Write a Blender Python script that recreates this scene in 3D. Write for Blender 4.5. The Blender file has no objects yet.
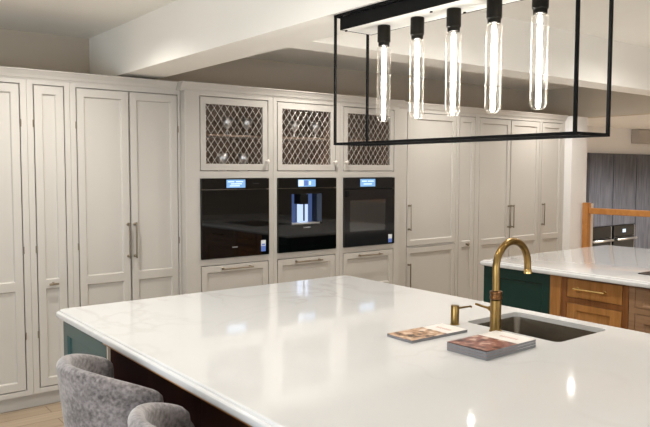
import bpy, bmesh, math, random
from mathutils import Vector, Matrix
random.seed(7)
sc = bpy.context.scene
COL = sc.collection
PI = math.pi

# ------------------------------------------------------------------ materials
def new_mat(name):
    m = bpy.data.materials.new(name); m.use_nodes = True
    nt = m.node_tree
    return m, nt, nt.nodes['Principled BSDF']

def pmat(name, col, rough=0.5, metal=0.0, spec=0.5, var=0.0, scale=8.0, bump=0.0, bscale=60.0, coat=0.0, sheen=0.0):
    m, nt, b = new_mat(name)
    b.inputs['Base Color'].default_value = (*col, 1)
    b.inputs['Roughness'].default_value = rough
    b.inputs['Metallic'].default_value = metal
    b.inputs['Specular IOR Level'].default_value = spec
    b.inputs['Coat Weight'].default_value = coat
    b.inputs['Sheen Weight'].default_value = sheen
    tc = nt.nodes.new('ShaderNodeTexCoord')
    if var:
        n = nt.nodes.new('ShaderNodeTexNoise'); n.inputs['Scale'].default_value = scale; n.inputs['Detail'].default_value = 4
        r = nt.nodes.new('ShaderNodeValToRGB')
        r.color_ramp.elements[0].position = .3; r.color_ramp.elements[1].position = .7
        r.color_ramp.elements[0].color = (*[c*(1-var) for c in col], 1)
        r.color_ramp.elements[1].color = (*[min(1, c*(1+var)) for c in col], 1)
        nt.links.new(tc.outputs['Object'], n.inputs['Vector']); nt.links.new(n.outputs['Fac'], r.inputs['Fac'])
        nt.links.new(r.outputs['Color'], b.inputs['Base Color'])
    if bump:
        n2 = nt.nodes.new('ShaderNodeTexNoise'); n2.inputs['Scale'].default_value = bscale
        bp = nt.nodes.new('ShaderNodeBump'); bp.inputs['Strength'].default_value = bump; bp.inputs['Distance'].default_value = .004
        nt.links.new(tc.outputs['Object'], n2.inputs['Vector']); nt.links.new(n2.outputs['Fac'], bp.inputs['Height'])
        nt.links.new(bp.outputs['Normal'], b.inputs['Normal'])
    return m

def emat(name, col, strength):
    m, nt, b = new_mat(name)
    b.inputs['Base Color'].default_value = (*[c*.2 for c in col], 1)
    b.inputs['Emission Color'].default_value = (*col, 1)
    b.inputs['Emission Strength'].default_value = strength
    return m

def wood(name, c1, c2, rough=0.45, scale=(1, 1, 12), wscale=2.5):
    m, nt, b = new_mat(name)
    tc = nt.nodes.new('ShaderNodeTexCoord'); mp = nt.nodes.new('ShaderNodeMapping')
    mp.inputs['Scale'].default_value = scale
    n = nt.nodes.new('ShaderNodeTexNoise'); n.inputs['Scale'].default_value = wscale; n.inputs['Detail'].default_value = 6; n.inputs['Distortion'].default_value = .6
    r = nt.nodes.new('ShaderNodeValToRGB')
    r.color_ramp.elements[0].position = .3; r.color_ramp.elements[1].position = .7
    r.color_ramp.elements[0].color = (*c1, 1); r.color_ramp.elements[1].color = (*c2, 1)
    nt.links.new(tc.outputs['Object'], mp.inputs['Vector']); nt.links.new(mp.outputs['Vector'], n.inputs['Vector'])
    nt.links.new(n.outputs['Fac'], r.inputs['Fac']); nt.links.new(r.outputs['Color'], b.inputs['Base Color'])
    b.inputs['Roughness'].default_value = rough
    return m

def clear_glass(name, rim=(1, .99, .95), base=.05, edge=.75, power=3.0, rough=0.02):
    m = bpy.data.materials.new(name); m.use_nodes = True
    nt = m.node_tree; nt.nodes.clear()
    out = nt.nodes.new('ShaderNodeOutputMaterial'); mix = nt.nodes.new('ShaderNodeMixShader')
    tr = nt.nodes.new('ShaderNodeBsdfTransparent'); gl = nt.nodes.new('ShaderNodeBsdfGlossy')
    gl.inputs['Roughness'].default_value = rough; gl.inputs['Color'].default_value = (*rim, 1)
    lw = nt.nodes.new('ShaderNodeLayerWeight'); lw.inputs['Blend'].default_value = .5
    pw = nt.nodes.new('ShaderNodeMath'); pw.operation = 'POWER'; pw.inputs[1].default_value = power
    mr = nt.nodes.new('ShaderNodeMapRange'); mr.inputs['To Min'].default_value = base; mr.inputs['To Max'].default_value = edge
    nt.links.new(lw.outputs['Facing'], pw.inputs[0]); nt.links.new(pw.outputs[0], mr.inputs['Value'])
    nt.links.new(mr.outputs[0], mix.inputs['Fac']); nt.links.new(tr.outputs[0], mix.inputs[1]); nt.links.new(gl.outputs[0], mix.inputs[2])
    nt.links.new(mix.outputs[0], out.inputs['Surface'])
    return m

def quartz():
    m, nt, b = new_mat('white_veined_quartz')
    tc = nt.nodes.new('ShaderNodeTexCoord')
    n1 = nt.nodes.new('ShaderNodeTexNoise'); n1.inputs['Scale'].default_value = 1.6; n1.inputs['Detail'].default_value = 5; n1.inputs['Distortion'].default_value = .8
    sub = nt.nodes.new('ShaderNodeMath'); sub.operation = 'SUBTRACT'; sub.inputs[1].default_value = .5
    ab = nt.nodes.new('ShaderNodeMath'); ab.operation = 'ABSOLUTE'
    r = nt.nodes.new('ShaderNodeValToRGB')
    r.color_ramp.elements[0].position = 0.0; r.color_ramp.elements[0].color = (.575, .57, .56, 1)
    r.color_ramp.elements[1].position = .03; r.color_ramp.elements[1].color = (.64, .64, .638, 1)
    n2 = nt.nodes.new('ShaderNodeTexNoise'); n2.inputs['Scale'].default_value = 1.1
    r2 = nt.nodes.new('ShaderNodeValToRGB'); r2.color_ramp.elements[0].position = .42; r2.color_ramp.elements[1].position = .62
    mx = nt.nodes.new('ShaderNodeMix'); mx.data_type = 'RGBA'
    mx.inputs['A'].default_value = (.65, .65, .648, 1)
    L = nt.links.new
    L(tc.outputs['Object'], n1.inputs['Vector']); L(tc.outputs['Object'], n2.inputs['Vector'])
    L(n1.outputs['Fac'], sub.inputs[0]); L(sub.outputs[0], ab.inputs[0]); L(ab.outputs[0], r.inputs['Fac'])
    L(n2.outputs['Fac'], r2.inputs['Fac']); L(r2.outputs['Color'], mx.inputs['Factor']); L(r.outputs['Color'], mx.inputs['B'])
    L(mx.outputs['Result'], b.inputs['Base Color'])
    b.inputs['Roughness'].default_value = .06
    b.inputs['Specular IOR Level'].default_value = .5
    return m

def velvet():
    m, nt, b = new_mat('grey_crushed_velvet')
    tc = nt.nodes.new('ShaderNodeTexCoord')
    n1 = nt.nodes.new('ShaderNodeTexNoise'); n1.inputs['Scale'].default_value = 13; n1.inputs['Detail'].default_value = 3
    n2 = nt.nodes.new('ShaderNodeTexNoise'); n2.inputs['Scale'].default_value = 75; n2.inputs['Detail'].default_value = 3
    ad = nt.nodes.new('ShaderNodeMath'); ad.operation = 'MULTIPLY_ADD'; ad.inputs[1].default_value = .8
    r = nt.nodes.new('ShaderNodeValToRGB')
    r.color_ramp.elements[0].position = .9; r.color_ramp.elements[0].color = (.072, .062, .061, 1)
    md_ = nt.nodes.new('ShaderNodeMath'); md_.operation = 'DIVIDE'; md_.inputs[1].default_value = 1.22
    r.color_ramp.elements[0].position = .52; r.color_ramp.elements[1].position = .93; r.color_ramp.elements[1].color = (.30, .268, .265, 1)
    L = nt.links.new
    L(tc.outputs['Object'], n1.inputs['Vector']); L(tc.outputs['Object'], n2.inputs['Vector'])
    L(n1.outputs['Fac'], ad.inputs[0]); L(n2.outputs['Fac'], ad.inputs[2]); L(ad.outputs[0], md_.inputs[0]); L(md_.outputs[0], r.inputs['Fac'])
    L(r.outputs['Color'], b.inputs['Base Color'])
    bp = nt.nodes.new('ShaderNodeBump'); bp.inputs['Strength'].default_value = .35; bp.inputs['Distance'].default_value = .004
    L(n2.outputs['Fac'], bp.inputs['Height']); L(bp.outputs['Normal'], b.inputs['Normal'])
    b.inputs['Roughness'].default_value = .85; b.inputs['Sheen Weight'].default_value = .5
    return m

def floorboards():
    m, nt, b = new_mat('pale_oak_floorboards')
    tc = nt.nodes.new('ShaderNodeTexCoord'); mp = nt.nodes.new('ShaderNodeMapping')
    mp.inputs['Rotation'].default_value = (0, 0, math.radians(0))
    br = nt.nodes.new('ShaderNodeTexBrick')
    br.inputs['Color1'].default_value = (.44, .345, .25, 1); br.inputs['Color2'].default_value = (.35, .265, .18, 1)
    br.inputs['Mortar'].default_value = (.17, .11, .065, 1); br.inputs['Scale'].default_value = 1
    br.inputs['Brick Width'].default_value = 1.3; br.inputs['Row Height'].default_value = .14; br.inputs['Mortar Size'].default_value = .003
    mp2 = nt.nodes.new('ShaderNodeMapping'); mp2.inputs['Scale'].default_value = (1.2, 22, 1)
    n = nt.nodes.new('ShaderNodeTexNoise'); n.inputs['Scale'].default_value = 1.5; n.inputs['Detail'].default_value = 5
    r = nt.nodes.new('ShaderNodeValToRGB'); r.color_ramp.elements[0].color = (.75, .75, .75, 1); r.color_ramp.elements[1].color = (1.2, 1.2, 1.2, 1)
    mx = nt.nodes.new('ShaderNodeMix'); mx.data_type = 'RGBA'; mx.blend_type = 'MULTIPLY'; mx.inputs['Factor'].default_value = 1
    L = nt.links.new
    L(tc.outputs['Object'], mp.inputs['Vector']); L(mp.outputs['Vector'], br.inputs['Vector'])
    L(tc.outputs['Object'], mp2.inputs['Vector']); L(mp2.outputs['Vector'], n.inputs['Vector']); L(n.outputs['Fac'], r.inputs['Fac'])
    L(br.outputs['Color'], mx.inputs['A']); L(r.outputs['Color'], mx.inputs['B']); L(mx.outputs['Result'], b.inputs['Base Color'])
    b.inputs['Roughness'].default_value = .4
    return m

def cover_mat(name, stops, nscale, seed):
    m, nt, b = new_mat(name)
    tc = nt.nodes.new('ShaderNodeTexCoord'); mp = nt.nodes.new('ShaderNodeMapping'); mp.inputs['Location'].default_value = (seed, seed*.7, 0)
    n = nt.nodes.new('ShaderNodeTexNoise'); n.inputs['Scale'].default_value = nscale; n.inputs['Detail'].default_value = 2.5
    r = nt.nodes.new('ShaderNodeValToRGB')
    while len(r.color_ramp.elements) < len(stops): r.color_ramp.elements.new(.5)
    for e, (p, c) in zip(r.color_ramp.elements, stops): e.position = p; e.color = (*c, 1)
    nt.links.new(tc.outputs['Object'], mp.inputs['Vector']); nt.links.new(mp.outputs['Vector'], n.inputs['Vector'])
    nt.links.new(n.outputs['Fac'], r.inputs['Fac']); nt.links.new(r.outputs['Color'], b.inputs['Base Color'])
    b.inputs['Roughness'].default_value = .3
    return m

M = {}
M['paint'] = pmat('putty_cabinet_paint', (.515, .483, .438), .42, var=.015, scale=3)
M['wall'] = pmat('cream_wall_paint', (.74, .70, .63), .8, var=.02, scale=2, bump=.05, bscale=120)
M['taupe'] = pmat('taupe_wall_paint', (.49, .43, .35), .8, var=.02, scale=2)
M['wall_white'] = pmat('soft_white_wall_paint', (.80, .785, .765), .8, var=.01, scale=2)
M['white'] = pmat('white_ceiling_paint', (.86, .83, .77), .85, var=.015, scale=2)
M['quartz'] = quartz()
M['velvet'] = velvet()
M['floor'] = floorboards()
M['green'] = pmat('deep_green_paint', (.006, .036, .029), .28, spec=.32, var=.05, scale=4)
M['green_daylit'] = pmat('daylit_green_paint', (.022, .07, .068), .26, spec=.6, var=.05, scale=4)  # the green paint again, daylight sheen put into its colour
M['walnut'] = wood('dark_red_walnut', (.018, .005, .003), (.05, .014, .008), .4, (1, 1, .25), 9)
M['interior'] = wood('walnut_cabinet_lining', (.20, .135, .095), (.29, .20, .145), .5, (1, 1, 9), 3)
M['oak'] = wood('honey_oak', (.30, .125, .028), (.47, .215, .062), .4, (9, 9, 1), 4)
M['oak_dark'] = wood('dark_oak_frame', (.17, .056, .013), (.27, .105, .028), .4, (9, 9, 1), 4)
M['oak_grey'] = wood('oak_greyed_by_light', (.25, .135, .07), (.36, .215, .12), .45, (4, 1.1, 22), 2.2)  # oak with greying from reflected light put into its colour
M['oak_rail'] = wood('orange_oak_rail', (.40, .16, .035), (.52, .23, .06), .4, (3, 3, 3), 4)
M['oak_pale'] = wood('pale_oak_and_lit_face', (.62, .52, .42), (.72, .62, .52), .5, (9, 9, 1), 4)  # pale oak edge strip; also the newel's lit face
M['darkwood'] = wood('charcoal_stained_wood', (.040, .043, .055), (.135, .138, .165), .5, (14, 14, 1), 2.2)
M['brass'] = pmat('aged_brass', (.27, .17, .058), .28, metal=1, var=.15, scale=30)
M['brass_bright'] = pmat('polished_brass', (.72, .5, .2), .25, metal=1)
M['bronze'] = pmat('antique_bronze_band', (.15, .07, .028), .35, metal=1)
M['pewter'] = pmat('antique_pewter', (.30, .25, .185), .32, metal=1)
M['nickel'] = pmat('pale_nickel_wire', (.80, .74, .68), .35, metal=.4)
M['steel'] = pmat('brushed_steel', (.25, .225, .19), .25, metal=1, var=.06, scale=12)
M['silver'] = pmat('bright_aluminium', (.8, .8, .8), .3, metal=1)
M['black'] = pmat('matt_black_metal', (.004, .004, .004), .6, spec=.12)
M['socket'] = pmat('bronze_black_socket', (.007, .0055, .0035), .5, spec=.15)
M['blackglass'] = pmat('black_oven_glass', (.0012, .0012, .0015), .03, spec=.6)
M['greyglass'] = pmat('smoked_oven_window', (.03, .029, .028), .05, spec=.9, coat=.3)
M['darkgrey'] = pmat('graphite_oven_face', (.012, .012, .013), .12, spec=.5)
M['hob'] = pmat('black_hob_glass', (.015, .015, .016), .1)
M['screen'] = emat('lit_oven_screen', (.25, .5, .85), .75)
M['screen_w'] = emat('lit_white_screen', (.7, .85, 1.0), 1.0)
M['niche_blue'] = emat('blue_lit_niche', (.07, .12, .30), .6)
M['niche_white'] = emat('white_lit_niche', (.52, .66, .95), 1.0)
M['sticker_w'] = pmat('white_sticker', (.75, .77, .8), .5)
M['sticker_b'] = pmat('blue_sticker', (.12, .22, .62), .5)
M['mark'] = pmat('pale_grey_lettering', (.35, .35, .36), .4)
M['filament'] = emat('glowing_light_column', (1.0, .94, .85), 60)
def bulb_glass():
    m = clear_glass('clear_bulb_glass', (1, .98, .93), .05, .9, 3.0)
    nt = m.node_tree; out = next(n for n in nt.nodes if n.type == 'OUTPUT_MATERIAL'); first = out.inputs['Surface'].links[0].from_node
    tl = nt.nodes.new('ShaderNodeBsdfTranslucent'); tl.inputs['Color'].default_value = (1, .97, .9, 1)
    mx = nt.nodes.new('ShaderNodeMixShader'); lw = nt.nodes.new('ShaderNodeLayerWeight'); lw.inputs['Blend'].default_value = .5
    pw = nt.nodes.new('ShaderNodeMath'); pw.operation = 'POWER'; pw.inputs[1].default_value = 5
    mr = nt.nodes.new('ShaderNodeMapRange'); mr.inputs['To Min'].default_value = .006; mr.inputs['To Max'].default_value = .14
    nt.links.new(lw.outputs['Facing'], pw.inputs[0]); nt.links.new(pw.outputs[0], mr.inputs['Value']); nt.links.new(mr.outputs[0], mx.inputs['Fac'])
    nt.links.new(first.outputs[0], mx.inputs[1]); nt.links.new(tl.outputs[0], mx.inputs[2]); nt.links.new(mx.outputs[0], out.inputs['Surface'])
    return m
M['bulbglass'] = bulb_glass()
M['cabglass'] = clear_glass('cabinet_glass_pane', (1, 1, 1), .025, .8, 4)
M['goblet'] = clear_glass('drinking_glass', (.95, .97, 1), .6, .95, 1.0, .35)
M['tray_white'] = pmat('white_tray_lining', (.62, .61, .58), .5)
M['paper'] = pmat('magazine_page_edges', (.22, .22, .232), .6, var=.12, scale=300)
M['paper_w'] = pmat('white_cover_paper', (.80, .77, .73), .35)
M['cover_tan'] = cover_mat('tan_photo_cover', [(.36, (.05, .03, .02)), (.43, (.38, .21, .11)), (.52, (.55, .35, .22)), (.62, (.72, .60, .50))], 30, 1.3)
M['cover_red'] = cover_mat('russet_photo_cover', [(.36, (.06, .02, .016)), (.45, (.20, .065, .05)), (.55, (.29, .12, .09)), (.64, (.55, .38, .30))], 26, 4.1)
M['ink_red'] = pmat('faded_red_print', (.62, .38, .33), .4)
M['lamp'] = emat('downlight_lens', (1, .93, .82), 25)
M['pale_box'] = pmat('taupe_box_paint', (.42, .385, .35), .6)
M['windowglass'] = clear_glass('window_glass', (1, 1, 1), .04, .6, 4)

# ------------------------------------------------------------------ mesh helpers
def bx(bm, x0, x1, y0, y1, z0, z1):
    if x0 > x1: x0, x1 = x1, x0
    if y0 > y1: y0, y1 = y1, y0
    if z0 > z1: z0, z1 = z1, z0
    v = [bm.verts.new((x, y, z)) for z in (z0, z1) for y in (y0, y1) for x in (x0, x1)]
    for f in ((0, 2, 3, 1), (4, 5, 7, 6), (0, 1, 5, 4), (2, 6, 7, 3), (0, 4, 6, 2), (1, 3, 7, 5)):
        bm.faces.new([v[i] for i in f])

def box(*a):
    bm = bmesh.new(); bx(bm, *a); return bm

def lathe(prof, c=(0, 0, 0), n=24, bm=None, axis='z', cap=True):
    bm = bm or bmesh.new(); rings = []
    for r, z in prof:
        ring = []
        for k in range(n):
            a = 2*PI*k/n
            p = (r*math.cos(a), r*math.sin(a), z)
            if axis == 'y': p = (p[0], -p[2], p[1])
            if axis == 'x': p = (p[2], p[0], p[1])
            ring.append(bm.verts.new((c[0]+p[0], c[1]+p[1], c[2]+p[2])))
        rings.append(ring)
    for a, b in zip(rings, rings[1:]):
        for k in range(n): bm.faces.new((a[k], a[(k+1) % n], b[(k+1) % n], b[k]))
    if cap:
        bm.faces.new(rings[0][::-1]); bm.faces.new(rings[-1])
    bmesh.ops.recalc_face_normals(bm, faces=bm.faces)
    return bm

def tube(path, r, n=12, bm=None):
    bm = bm or bmesh.new()
    P = [Vector(p) for p in path]; R = r if isinstance(r, (list, tuple)) else [r]*len(P)
    t0 = (P[1]-P[0]).normalized()
    up = Vector((0, 0, 1)) if abs(t0.z) < .9 else Vector((1, 0, 0))
    u = t0.cross(up).normalized(); rings = []
    for i, p in enumerate(P):
        t = ((P[min(i+1, len(P)-1)]-p).normalized() + (p-P[max(i-1, 0)]).normalized()).normalized()
        u = (u - t*u.dot(t)).normalized(); w = t.cross(u)
        rings.append([bm.verts.new(p + (u*math.cos(2*PI*k/n) + w*math.sin(2*PI*k/n))*R[i]) for k in range(n)])
    for a, b in zip(rings, rings[1:]):
        for k in range(n): bm.faces.new((a[k], a[(k+1) % n], b[(k+1) % n], b[k]))
    bm.faces.new(rings[0][::-1]); bm.faces.new(rings[-1])
    return bm

def mapper(facing, at):
    if facing == '-y': return lambda u, v, w: Vector((u, at - w, v))
    if facing == '-x': return lambda u, v, w: Vector((at - w, u, v))

def relief(us, vs, pockets, T, mp, cham=.006):
    """a slab T thick, front at w=0; cell (i,j) in pockets is sunk by its depth (None = cut right through)"""
    bm = bmesh.new(); cache = {}
    def V(u, v, w):
        k = (round(u, 5), round(v, 5), round(w, 5))
        if k not in cache: cache[k] = bm.verts.new(mp(u, v, w))
        return cache[k]
    nu, nv = len(us)-1, len(vs)-1
    def F(*v):
        try: return bm.faces.new(v)
        except ValueError: return None
    for i in range(nu):
        for j in range(nv):
            a, b, c, d = us[i], us[i+1], vs[j], vs[j+1]
            dep = pockets.get((i, j), 0)
            if dep == 0:
                F(V(a, c, 0), V(b, c, 0), V(b, d, 0), V(a, d, 0))
            elif dep is not None:
                ch = min(cham, dep) if dep < .05 else 0
                o = [(a, c), (b, c), (b, d), (a, d)]; q = [(a+ch, c+ch), (b-ch, c+ch), (b-ch, d-ch), (a+ch, d-ch)]
                fs = [F(*[V(*p, -dep) for p in q])]
                for k in range(4):
                    k2 = (k+1) % 4
                    fs.append(F(V(*o[k], 0), V(*o[k2], 0), V(*q[k2], -dep), V(*q[k], -dep)))
                if dep > .1:
                    for f in fs: f.material_index = 1
            if dep is not None: F(V(a, c, -T), V(a, d, -T), V(b, d, -T), V(b, c, -T))
            if dep is None or True:
                for (p, q, ni, nj) in (((a, c), (b, c), i, j-1), ((b, c), (b, d), i+1, j), ((b, d), (a, d), i, j+1), ((a, d), (a, c), i-1, j)):
                    solid = dep is not None
                    out = not (0 <= ni < nu and 0 <= nj < nv) or pockets.get((ni, nj), 0) is None
                    if solid and out: F(V(*p, 0), V(*p, -T), V(*q, -T), V(*q, 0))
    bmesh.ops.recalc_face_normals(bm, faces=bm.faces)
    return bm

def prism_x(prof, x0, x1):
    """extrude a (y,z) outline along x"""
    bm = bmesh.new()
    a = [bm.verts.new((x0, y, z)) for y, z in prof]; b = [bm.verts.new((x1, y, z)) for y, z in prof]
    n = len(prof)
    for k in range(n): bm.faces.new((a[k], a[(k+1) % n], b[(k+1) % n], b[k]))
    bm.faces.new(a[::-1]); bm.faces.new(b)
    bmesh.ops.recalc_face_normals(bm, faces=bm.faces)
    return bm

LOC = {}
def obj(name, bm, mat, parent=None, bevel=0.0, smooth=False, mat2=None, segs=2):
    if parent is not None and parent.name in LOC:
        bmesh.ops.translate(bm, vec=-LOC[parent.name], verts=bm.verts)
    me = bpy.data.meshes.new(name); bm.to_mesh(me); bm.free()
    me.materials.append(mat)
    if mat2: me.materials.append(mat2)
    o = bpy.data.objects.new(name, me); COL.objects.link(o)
    if parent is not None:
        o.parent = parent
        if parent.name in LOC: LOC[o.name] = LOC[parent.name]
    else: LOC[o.name] = Vector((0, 0, 0))
    if smooth:
        for p in me.polygons: p.use_smooth = True
    if bevel:
        md = o.modifiers.new('bevel', 'BEVEL'); md.width = bevel; md.segments = segs; md.limit_method = 'ANGLE'; md.angle_limit = math.radians(40)
        md.harden_normals = False
    return o

def thing(name, label, cat, loc, group=None):
    o = bpy.data.objects.new(name, None); COL.objects.link(o)
    o.empty_display_size = .1
    o.location = loc; LOC[o.name] = Vector(loc)
    o['label'] = label; o['category'] = cat
    if group: o['group'] = group
    return o

def tag(o, label, cat, group=None):
    o['label'] = label; o['category'] = cat
    if group: o['group'] = group
    return o

def struct(name, bm, mat, label=None, bevel=0):
    o = obj(name, bm, mat, None, bevel); o['kind'] = 'structure'
    if label: o['label'] = label
    return o

def smooth_by_angle(o, deg=35):
    me = o.data
    for p in me.polygons: p.use_smooth = True
    try: me.set_sharp_from_angle(angle=math.radians(deg))
    except Exception: pass
    return o

def dup(root, loc, label=None):
    r = root.copy(); COL.objects.link(r); r.location = loc
    if label: r['label'] = label
    for ch in list(root.children):
        c = ch.copy(); COL.objects.link(c); c.parent = r
        for g in list(ch.children):
            d = g.copy(); COL.objects.link(d); d.parent = c
    return r

# ------------------------------------------------------------------ room
YW = 5.45; ZC = 2.62; ZB = 2.275
XL, XR, YB = -3.2, 13.0, -3.6
struct('floor', box(XL, 7.62, YB, YW, -.1, 0), M['floor'])
struct('floor_lower', box(7.62, XR, YB, 5.75, -.5, -.4), M['floor'])
struct('ceiling', box(XL, 7.6, YB, YW, ZC, ZC+.1), M['white'])
struct('ceiling_lower', box(7.751, XR, YB, 5.75, 2.24, 2.34), M['wall_white'])
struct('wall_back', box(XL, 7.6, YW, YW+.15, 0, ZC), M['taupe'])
struct('wall_far', box(7.6, XR, 5.55, 5.75, -.4, 2.24), M['wall_white'])
struct('wall_right', box(XR, XR+.15, YB, 5.75, -.4, 2.24), M['wall'])
struct('wall_nib', box(7.285, 7.6, 4.655, YW, 0, 2.24), M['wall_white'])
# walls with assumed low windows, sized for their light, behind and left of the camera
def wall_with_hole(name, facing, at, us, vs):
    return struct(name, relief(us, vs, {(1, 1): None}, .15, mapper(facing, at)), M['wall'])
wall_with_hole('wall_left', '-x', XL, [YB, -1.6, 2.6, YW], [0, .3, 1.6, ZC])
wall_with_hole('wall_front', '-y', YB, [XL, -2.4, 6.2, XR], [-.4, .3, 1.6, ZC])
def window(name, facing, at, u0, u1, v0, v1, n):
    us = [u0]; step = (u1-u0-.06)/n
    cells = {}
    for k in range(n):
        us += [u0+.06+k*step, u0+(k+1)*step]; cells[(2*k+1, 1)] = None
    us += [u1]
    w = struct(name, relief(us, [v0, v0+.06, v1-.06, v1], cells, .06, mapper(facing, at)), M['white'])
    m = mapper(facing, at + (.028 if facing == '-y' else .028))
    bm = bmesh.new(); a = m(u0+.03, v0+.03, 0); b = m(u1-.03, v1-.03, .006)
    bx(bm, a.x, b.x, a.y, b.y, a.z, b.z)
    g = obj('window_pane', bm, M['windowglass'], w); g['kind'] = 'structure'
window('window_unseen_left', '-x', XL+.1, -1.6, 2.6, .3, 1.6, 3)
window('window_unseen_front', '-y', YB+.1, -2.4, 6.2, .3, 1.6, 5)
# down-stand beams and header
struct('trim_1', box(1.88, 2.19, YB, YW, ZB, ZC), M['white'], 'boxed ceiling beam running from the cabinets over the island')
struct('trim_2', box(2.19, 7.6, 2.945, 3.17, ZB, ZC), M['white'], 'boxed ceiling beam parallel to the cabinet wall')
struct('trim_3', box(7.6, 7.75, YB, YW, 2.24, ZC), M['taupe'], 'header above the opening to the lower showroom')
struct('baseboard_nib', box(7.285, 7.6, 4.64, 4.655, 0, .12), M['white'])

# ------------------------------------------------------------------ tall cabinets along the back wall
FL, FC = 4.75, 4.68          # front planes: side runs, middle run
FT = .026                    # face frame thickness
G = .007                    # gap round inset doors
ZD0, ZR0, ZR1, ZD1 = .134, .802, .861, 2.155

def door(parent, u0, u1, v0, v1, at, mid=None, facing='-y', mat=None, st=.056, name='door', dep=.013, T=.02, mirror=False):
    mp = mapper(facing, at-.0005 if True else at)
    us = [u0+G, u0+st, u1-st, u1-G]
    vs = [v0+G, v0+st+.004, v1-st-.004, v1-G]; pk = {(1, 1): dep}
    if mid:
        vs = [v0+G, v0+st+.004, mid[0], mid[1], v1-st-.004, v1-G]; pk = {(1, 1): dep, (1, 3): dep}
    return obj(name, relief(us, vs, pk, T, mp), mat or M['paint'], parent, bevel=.0012, segs=1)

def bar_handle(parent, u, v0, v1, at, horizontal=False, mat=None, facing='-y', name='handle', r=.0062):
    mat = mat or M['pewter']; mp = mapper(facing, at); bm = bmesh.new()
    if horizontal:   # here u = height, v0..v1 the span
        A, B = mp(v0, u, .036), mp(v1, u, .036); posts = [(v0+.014, u), (v1-.014, u)]
    else:
        A, B = mp(u, v0, .036), mp(u, v1, .036); posts = [(u, v0+.014), (u, v1-.014)]
    tube([A, B], r, 10, bm)
    for (p, q) in posts:
        tube([mp(p, q, -.001), mp(p, q, .006), mp(p, q, .008), mp(p, q, .036)], [.011, .011, .007, .007], 10, bm)
    o = obj(name, bm, mat, parent); smooth_by_angle(o)
    return o

def knob(parent, u, v, at, mat=None, facing='-y', name='knob', s=1.0):
    mp = mapper(facing, at); o_ = mp(u, v, 0)
    prof = [(.008*s, 0), (.007*s, .008*s), (.006*s, .014*s), (.013*s, .02*s), (.0145*s, .026*s), (.010*s, .031*s)]
    o = obj(name, lathe(prof, o_, 14, axis='y'), mat or M['pewter'], parent); smooth_by_angle(o, 50)
    return o

def frame(parent, us, vs, holes, at):
    return obj('face_frame', relief(us, vs, {h: None for h in holes}, FT, mapper('-y', at)), M['paint'], parent, bevel=.0015, segs=1)

def carcass(parent, u0, u1, at, v0=.10, v1=2.19):
    return obj('carcass', box(u0, u1, at+FT, YW-.05, v0, v1), M['paint'], parent)

def hinges(parent, u, at, zs=(.5, 1.07, 1.9)):
    for z in zs:
        lathe_bm = lathe([(.004, -.024), (.004, .024)], (u, at-.001, z), 8)
        smooth_by_angle(obj('hinge', lathe_bm, M['pewter'], parent))

E_ = .0006
# left run ---------------------------------------------------------
c = thing('tall_cabinet', 'tall putty cabinet with one broad door, left of the very narrow one with a catch', 'cabinet', (.885, FL, 0), 'tall cabinets along the back wall')
carcass(c, .54+E_, 1.224-E_, FL)
frame(c, [.54+E_, .585, 1.184, 1.224-E_], [.10, ZD0, ZD1, 2.19], [(1, 1)], FL)
door(c, .585, 1.184, ZD0, ZD1, FL, (ZR0, ZR1))
hinges(c, 1.186, FL)

c = thing('tall_cabinet', 'unseen two-door putty cabinet added at the far left end of the run', 'cabinet', (.135, FL, 0), 'tall cabinets along the back wall')
carcass(c, -.27+E_, .54-E_, FL)  # added out of view to keep window light off the upper wall
frame(c, [-.27+E_, -.23, .52, .54-E_], [.10, ZD0, ZD1, 2.19], [(1, 1)], FL)
d = door(c, -.23, .145, ZD0, ZD1, FL, (ZR0, ZR1)); bar_handle(d, .123, .965, 1.222, FL)
d = door(c, .145, .52, ZD0, ZD1, FL, (ZR0, ZR1)); bar_handle(d, .173, .965, 1.222, FL)

c = thing('tall_cabinet', 'very narrow putty cabinet with one small catch, just left of the double-door larder', 'cabinet', (1.362, FL, 0), 'tall cabinets along the back wall')
carcass(c, 1.224+E_, 1.5-E_, FL)
frame(c, [1.224+E_, 1.264, 1.465, 1.5-E_], [.10, ZD0, ZD1, 2.19], [(1, 1)], FL)
d = door(c, 1.264, 1.465, ZD0, ZD1, FL, (ZR0, ZR1))
bm = bmesh.new(); tube([(1.335, FL-.03, .832), (1.395, FL-.03, .832)], .0075, 10, bm); tube([(1.365, FL+.001, .832), (1.365, FL-.012, .832), (1.365, FL-.03, .832)], [.012, .007, .007], 10, bm)
smooth_by_angle(obj('catch', bm, M['pewter'], d))
hinges(c, 1.262, FL)

c = thing('tall_cabinet', 'wide putty larder with two tall doors and paired bar handles, left of the ovens', 'cabinet', (1.905, FL, 0), 'tall cabinets along the back wall')
carcass(c, 1.5+E_, 2.311-E_, FL)
frame(c, [1.5+E_, 1.54, 2.29, 2.311-E_], [.10, ZD0, ZD1, 2.19], [(1, 1)], FL)
d = door(c, 1.54, 1.915, ZD0, ZD1, FL, (ZR0, ZR1)); bar_handle(d, 1.893, .965, 1.222, FL)
d = door(c, 1.915, 2.29, ZD0, ZD1, FL, (ZR0, ZR1)); bar_handle(d, 1.943, .965, 1.222, FL)
hinges(c, 1.538, FL); hinges(c, 2.292, FL)

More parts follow.
